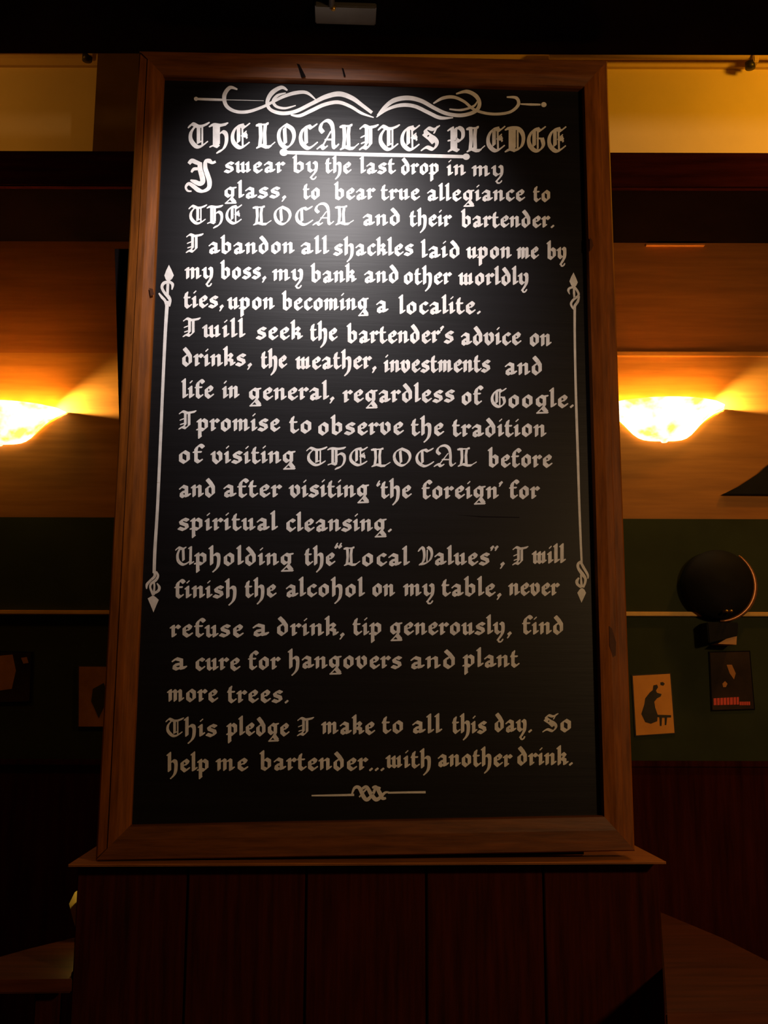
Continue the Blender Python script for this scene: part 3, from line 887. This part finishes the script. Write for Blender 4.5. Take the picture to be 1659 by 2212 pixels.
# red lettering: too blurred in the photo to read, built as its row of blocky strokes
x = 1028
for k, wd in enumerate((34, 30, 30, 32, 28, 34, 30, 26)):
    mark('red_letter', e, S6([(x, 690 - k * 2), (x + wd, 688 - k * 2), (x + wd + 1, 768 - k), (x + 2, 770 - k)]), M['red'], yk)
    x += wd + 7
for k in range(6):
    mark('red_letter', e, S6([(1330 + k * 21, 728), (1346 + k * 21, 728), (1347 + k * 21, 768), (1331 + k * 21, 770)]), M['red'], yk)
S4 = lambda pts: [(x / 5.53, 1280 + y / 5.53) for x, y in pts]
e = poster('orange brown poster on the dark wall, half hidden behind the left side of the board',
           S4([(945, 885), (1560, 890), (1540, 1600), (940, 1600)]), M['posterorange'], border=M['ink'])
mark('printed_shape', e, S4([(1110, 1150), (1240, 1080), (1300, 1250), (1180, 1500), (1090, 1300)]), M['ink'], yk)
e = poster("dim reddish picture on the dark wall at the photo's left edge",
           S4([(-420, 700), (370, 720), (350, 1300), (-420, 1320)]), M['posterdark'], border=M['groove'])
mark('printed_shape', e, S4([(-60, 760), (150, 740), (190, 930), (140, 1150), (-60, 1180)]), M['posterorange'], yk)
mark('printed_shape', e, S4([(250, 780), (320, 770), (340, 840), (280, 850)]), M['posterorange'], yk)

# round dark wall ornament with a bronze rim
oc = W(1553, 1262, WY - 0.06)
orn = tag(empty('wall_ornament', (oc.x, WY, oc.z)),
          'round dark wall ornament with a bronze rim, hung across the rail on the green wall', 'ornament')
R0 = (W(1632, 1262, WY - 0.06).x - oc.x)
bm = bmesh.new()
lathe(bm, [(0.0, -0.075), (R0 * .45, -0.066), (R0 * .75, -0.045), (R0 * .92, -0.015), (R0 * .95, 0.0), (R0 * .95, 0.055), (0, 0.0555)], (oc.x, WY - 0.058, oc.z), 48, axis='Y')
build('disc', bm, M['ornament'], orn, smooth=True)
bm = bmesh.new()
pts = [(oc.x + R0 * 1.0 * math.cos(a_ * math.pi / 24), WY - 0.05, oc.z + R0 * 1.0 * math.sin(a_ * math.pi / 24)) for a_ in range(-12, 8)]
tube(bm, pts, [0.004 + 0.008 * math.sin(math.pi * i / (len(pts) - 1)) for i in range(len(pts))], 10)
build('rim', bm, M['rim'], orn, smooth=True)
bm = bmesh.new()
pp = [(1524, 1345), (1592, 1345), (1590, 1374), (1560, 1382), (1528, 1390)]
prism(bm, [(W(x, y, WY - 0.09).x, W(x, y, WY - 0.09).z) for x, y in pp], WY - 0.11, WY - 0.001)
build('bracket', bm, M['ornament'], orn, bevel=0.004)
bm = bmesh.new()
pp = [(1548, 1391), (1570, 1378), (1589, 1375), (1588, 1393)]
prism(bm, [(W(x, y, WY - 0.09).x, W(x, y, WY - 0.09).z) for x, y in pp], WY - 0.105, WY - 0.001)
build('chip', bm, M['amber'], orn)
for px_ in (1570, 1580):
    c = W(px_, 1320, WY - 0.14)
    bm = bmesh.new()
    lathe(bm, [(0.0, -0.006), (0.005, -0.004), (0.006, 0.0), (0.005, 0.06)], (c.x, WY - 0.14, c.z), 12, axis='Y')
    build('stud', bm, M['brass'], orn, smooth=True)

# dark tapering shape at the right edge of the brown wall
wb = tag(empty('wall_wedge', (W(1640, 1060, WY).x, WY, W(1640, 1060, WY).z)),
         "dark tapering wooden bracket on the brown wall at the photo's right edge", 'bracket')
pp = [(1560, 1068), (1600, 1050), (1640, 1022), (1659, 1005), (1720, 960), (1790, 940), (1790, 1070)]
bm = bmesh.new()
prism(bm, [(W(x, y, WY - 0.03).x, W(x, y, WY - 0.03).z) for x, y in pp], WY - 0.03, WY - 0.0005)
build('bracket_arm', bm, M['ornament'], wb, bevel=0.003)

# ---------------------------------------------------------------- tables in the booths
tables = []


def table(label, quad, zt, legs):
    pts = [q_ if isinstance(q_, Vector) else Q(q_[0], q_[1], zt) for q_ in quad]
    c = sum(pts, Vector()) / len(pts)
    e = tag(empty('booth_table', (c.x, c.y, 0)), label, 'table')
    tables.append(e)
    bm = slab(bmesh.new(), [(p.x, p.y) for p in pts], zt - 0.035, zt)
    build('tabletop', bm, M['table'], e, bevel=0.004)
    for lx, ly in legs:
        box('leg', lx - 0.035, lx + 0.035, ly - 0.035, ly + 0.035, 0.0, zt - 0.035, M['plank'], e, bevel=0.004)
    return e
zt = 0.75
yb = max(0.345, Q(150, 2036, zt).y)
tl = [(-420, 2122), Q(156.5, 2115, zt), Vector((PXL - 0.004, -0.004, zt)), Vector((PXL - 0.004, 0.34, zt)), Vector((PXL + 0.30, 0.34, zt)), Vector((PXL + 0.30, yb + 0.12, zt)),
      Vector((PXL - 0.05, yb + 0.12, zt)), (60, 2050), (-60, 2085), (-420, 2100)]
# left: stays clear of the pillar side
zt = 0.75
e = table('low brown booth table beside the left side of the panelled pillar', tl, zt, [])
fl = Q(140, 2112, zt); f2 = Q(-300, 2112, zt)
for lx in (fl.x - 0.06, f2.x + 0.1):
    box('leg', lx - 0.03, lx + 0.03, fl.y + 0.05, fl.y + 0.11, 0.0, zt - 0.035, M['plank'], e, bevel=0.004)
tr = [(1437.5, 2188), (1850, 2180), (1800, 2140), (1659, 2076), (1560, 2026), (1424, 1968)]
e = table('long brown booth table beside the right side of the panelled pillar', tr, zt, [])
for (x_, y_) in ((Q(1470, 2170, zt).x + 0.03, Q(1470, 2170, zt).y + 0.03), (Q(1480, 2030, zt).x, Q(1480, 2030, zt).y)):
    box('leg', x_ - 0.03, x_ + 0.03, y_ - 0.03, y_ + 0.03, 0.0, zt - 0.035, M['plank'], e, bevel=0.004)

NOT_TURNED = {board, base, sp, cam, *tables} | {o for o in COL.objects if o.type == 'LIGHT' and o.parent is None and o.name.startswith(('board', 'bar', 'table'))}

# tumbler with a folded napkin, mostly hidden behind the pillar on the left table
ny = yb + 0.03
gx = P(162, 1985, ny).x + 0.036
tb = tag(empty('tumbler', (gx, ny, zt)), 'dark drinking glass on the left booth table, mostly hidden behind the pillar', 'glass')
bm = bmesh.new()
lathe(bm, [(0.0, 0.001), (0.026, 0.001), (0.028, 0.006), (0.034, 0.11), (0.032, 0.11), (0.026, 0.012), (0.0, 0.010)], (gx, ny, zt), 24)
build('glass_body', bm, M['glassy'], tb, smooth=True)
nk = tag(empty('paper_napkin', (gx, ny, zt + 0.012)), 'pale folded napkin corner peeking out from behind the left edge of the pillar', 'napkin')
bm = bmesh.new()
pp = [(149.5, 1952), (162, 1927), (196, 1905), (215, 1960), (190, 2025), (170, 2025), (158.5, 1988)]
prism(bm, [(P(x, y, ny).x, P(x, y, ny).z) for x, y in pp], ny - 0.002, ny + 0.002)
build('folded_sheet', bm, M['napkin'], nk)
lamp('table_candle_light', 'POINT', (gx + 0.03, ny - 0.03, zt + 0.17), 0.22, (1.0, 0.62, 0.12), 0.01)  # small hidden light added to brighten the napkin
print('yb', yb, gx, PXL, Q(150, 2036, zt))
NOT_TURNED |= {tb, nk, bpy.data.objects['table_candle_light']}

# ---------------------------------------------------------------- turn the room square to the camera
T4 = Matrix.Translation(PIV) @ WROT.to_4x4() @ Matrix.Translation(-PIV)
for o in list(COL.objects):
    if o.parent is None and o not in NOT_TURNED:
        o.matrix_basis = T4 @ o.matrix_basis

for o in COL.objects:
    g = {'wall_sconce': 'bowl wall lamps on the brown wall', 'poster': 'posters and pictures on the green wall',
         'booth_table': 'booth tables beside the pillar', 'conduit_pipe': 'conduit pipes along the cornice'}.get(o.name.split('.')[0])
    if g and o.parent is None:
        o['group'] = g
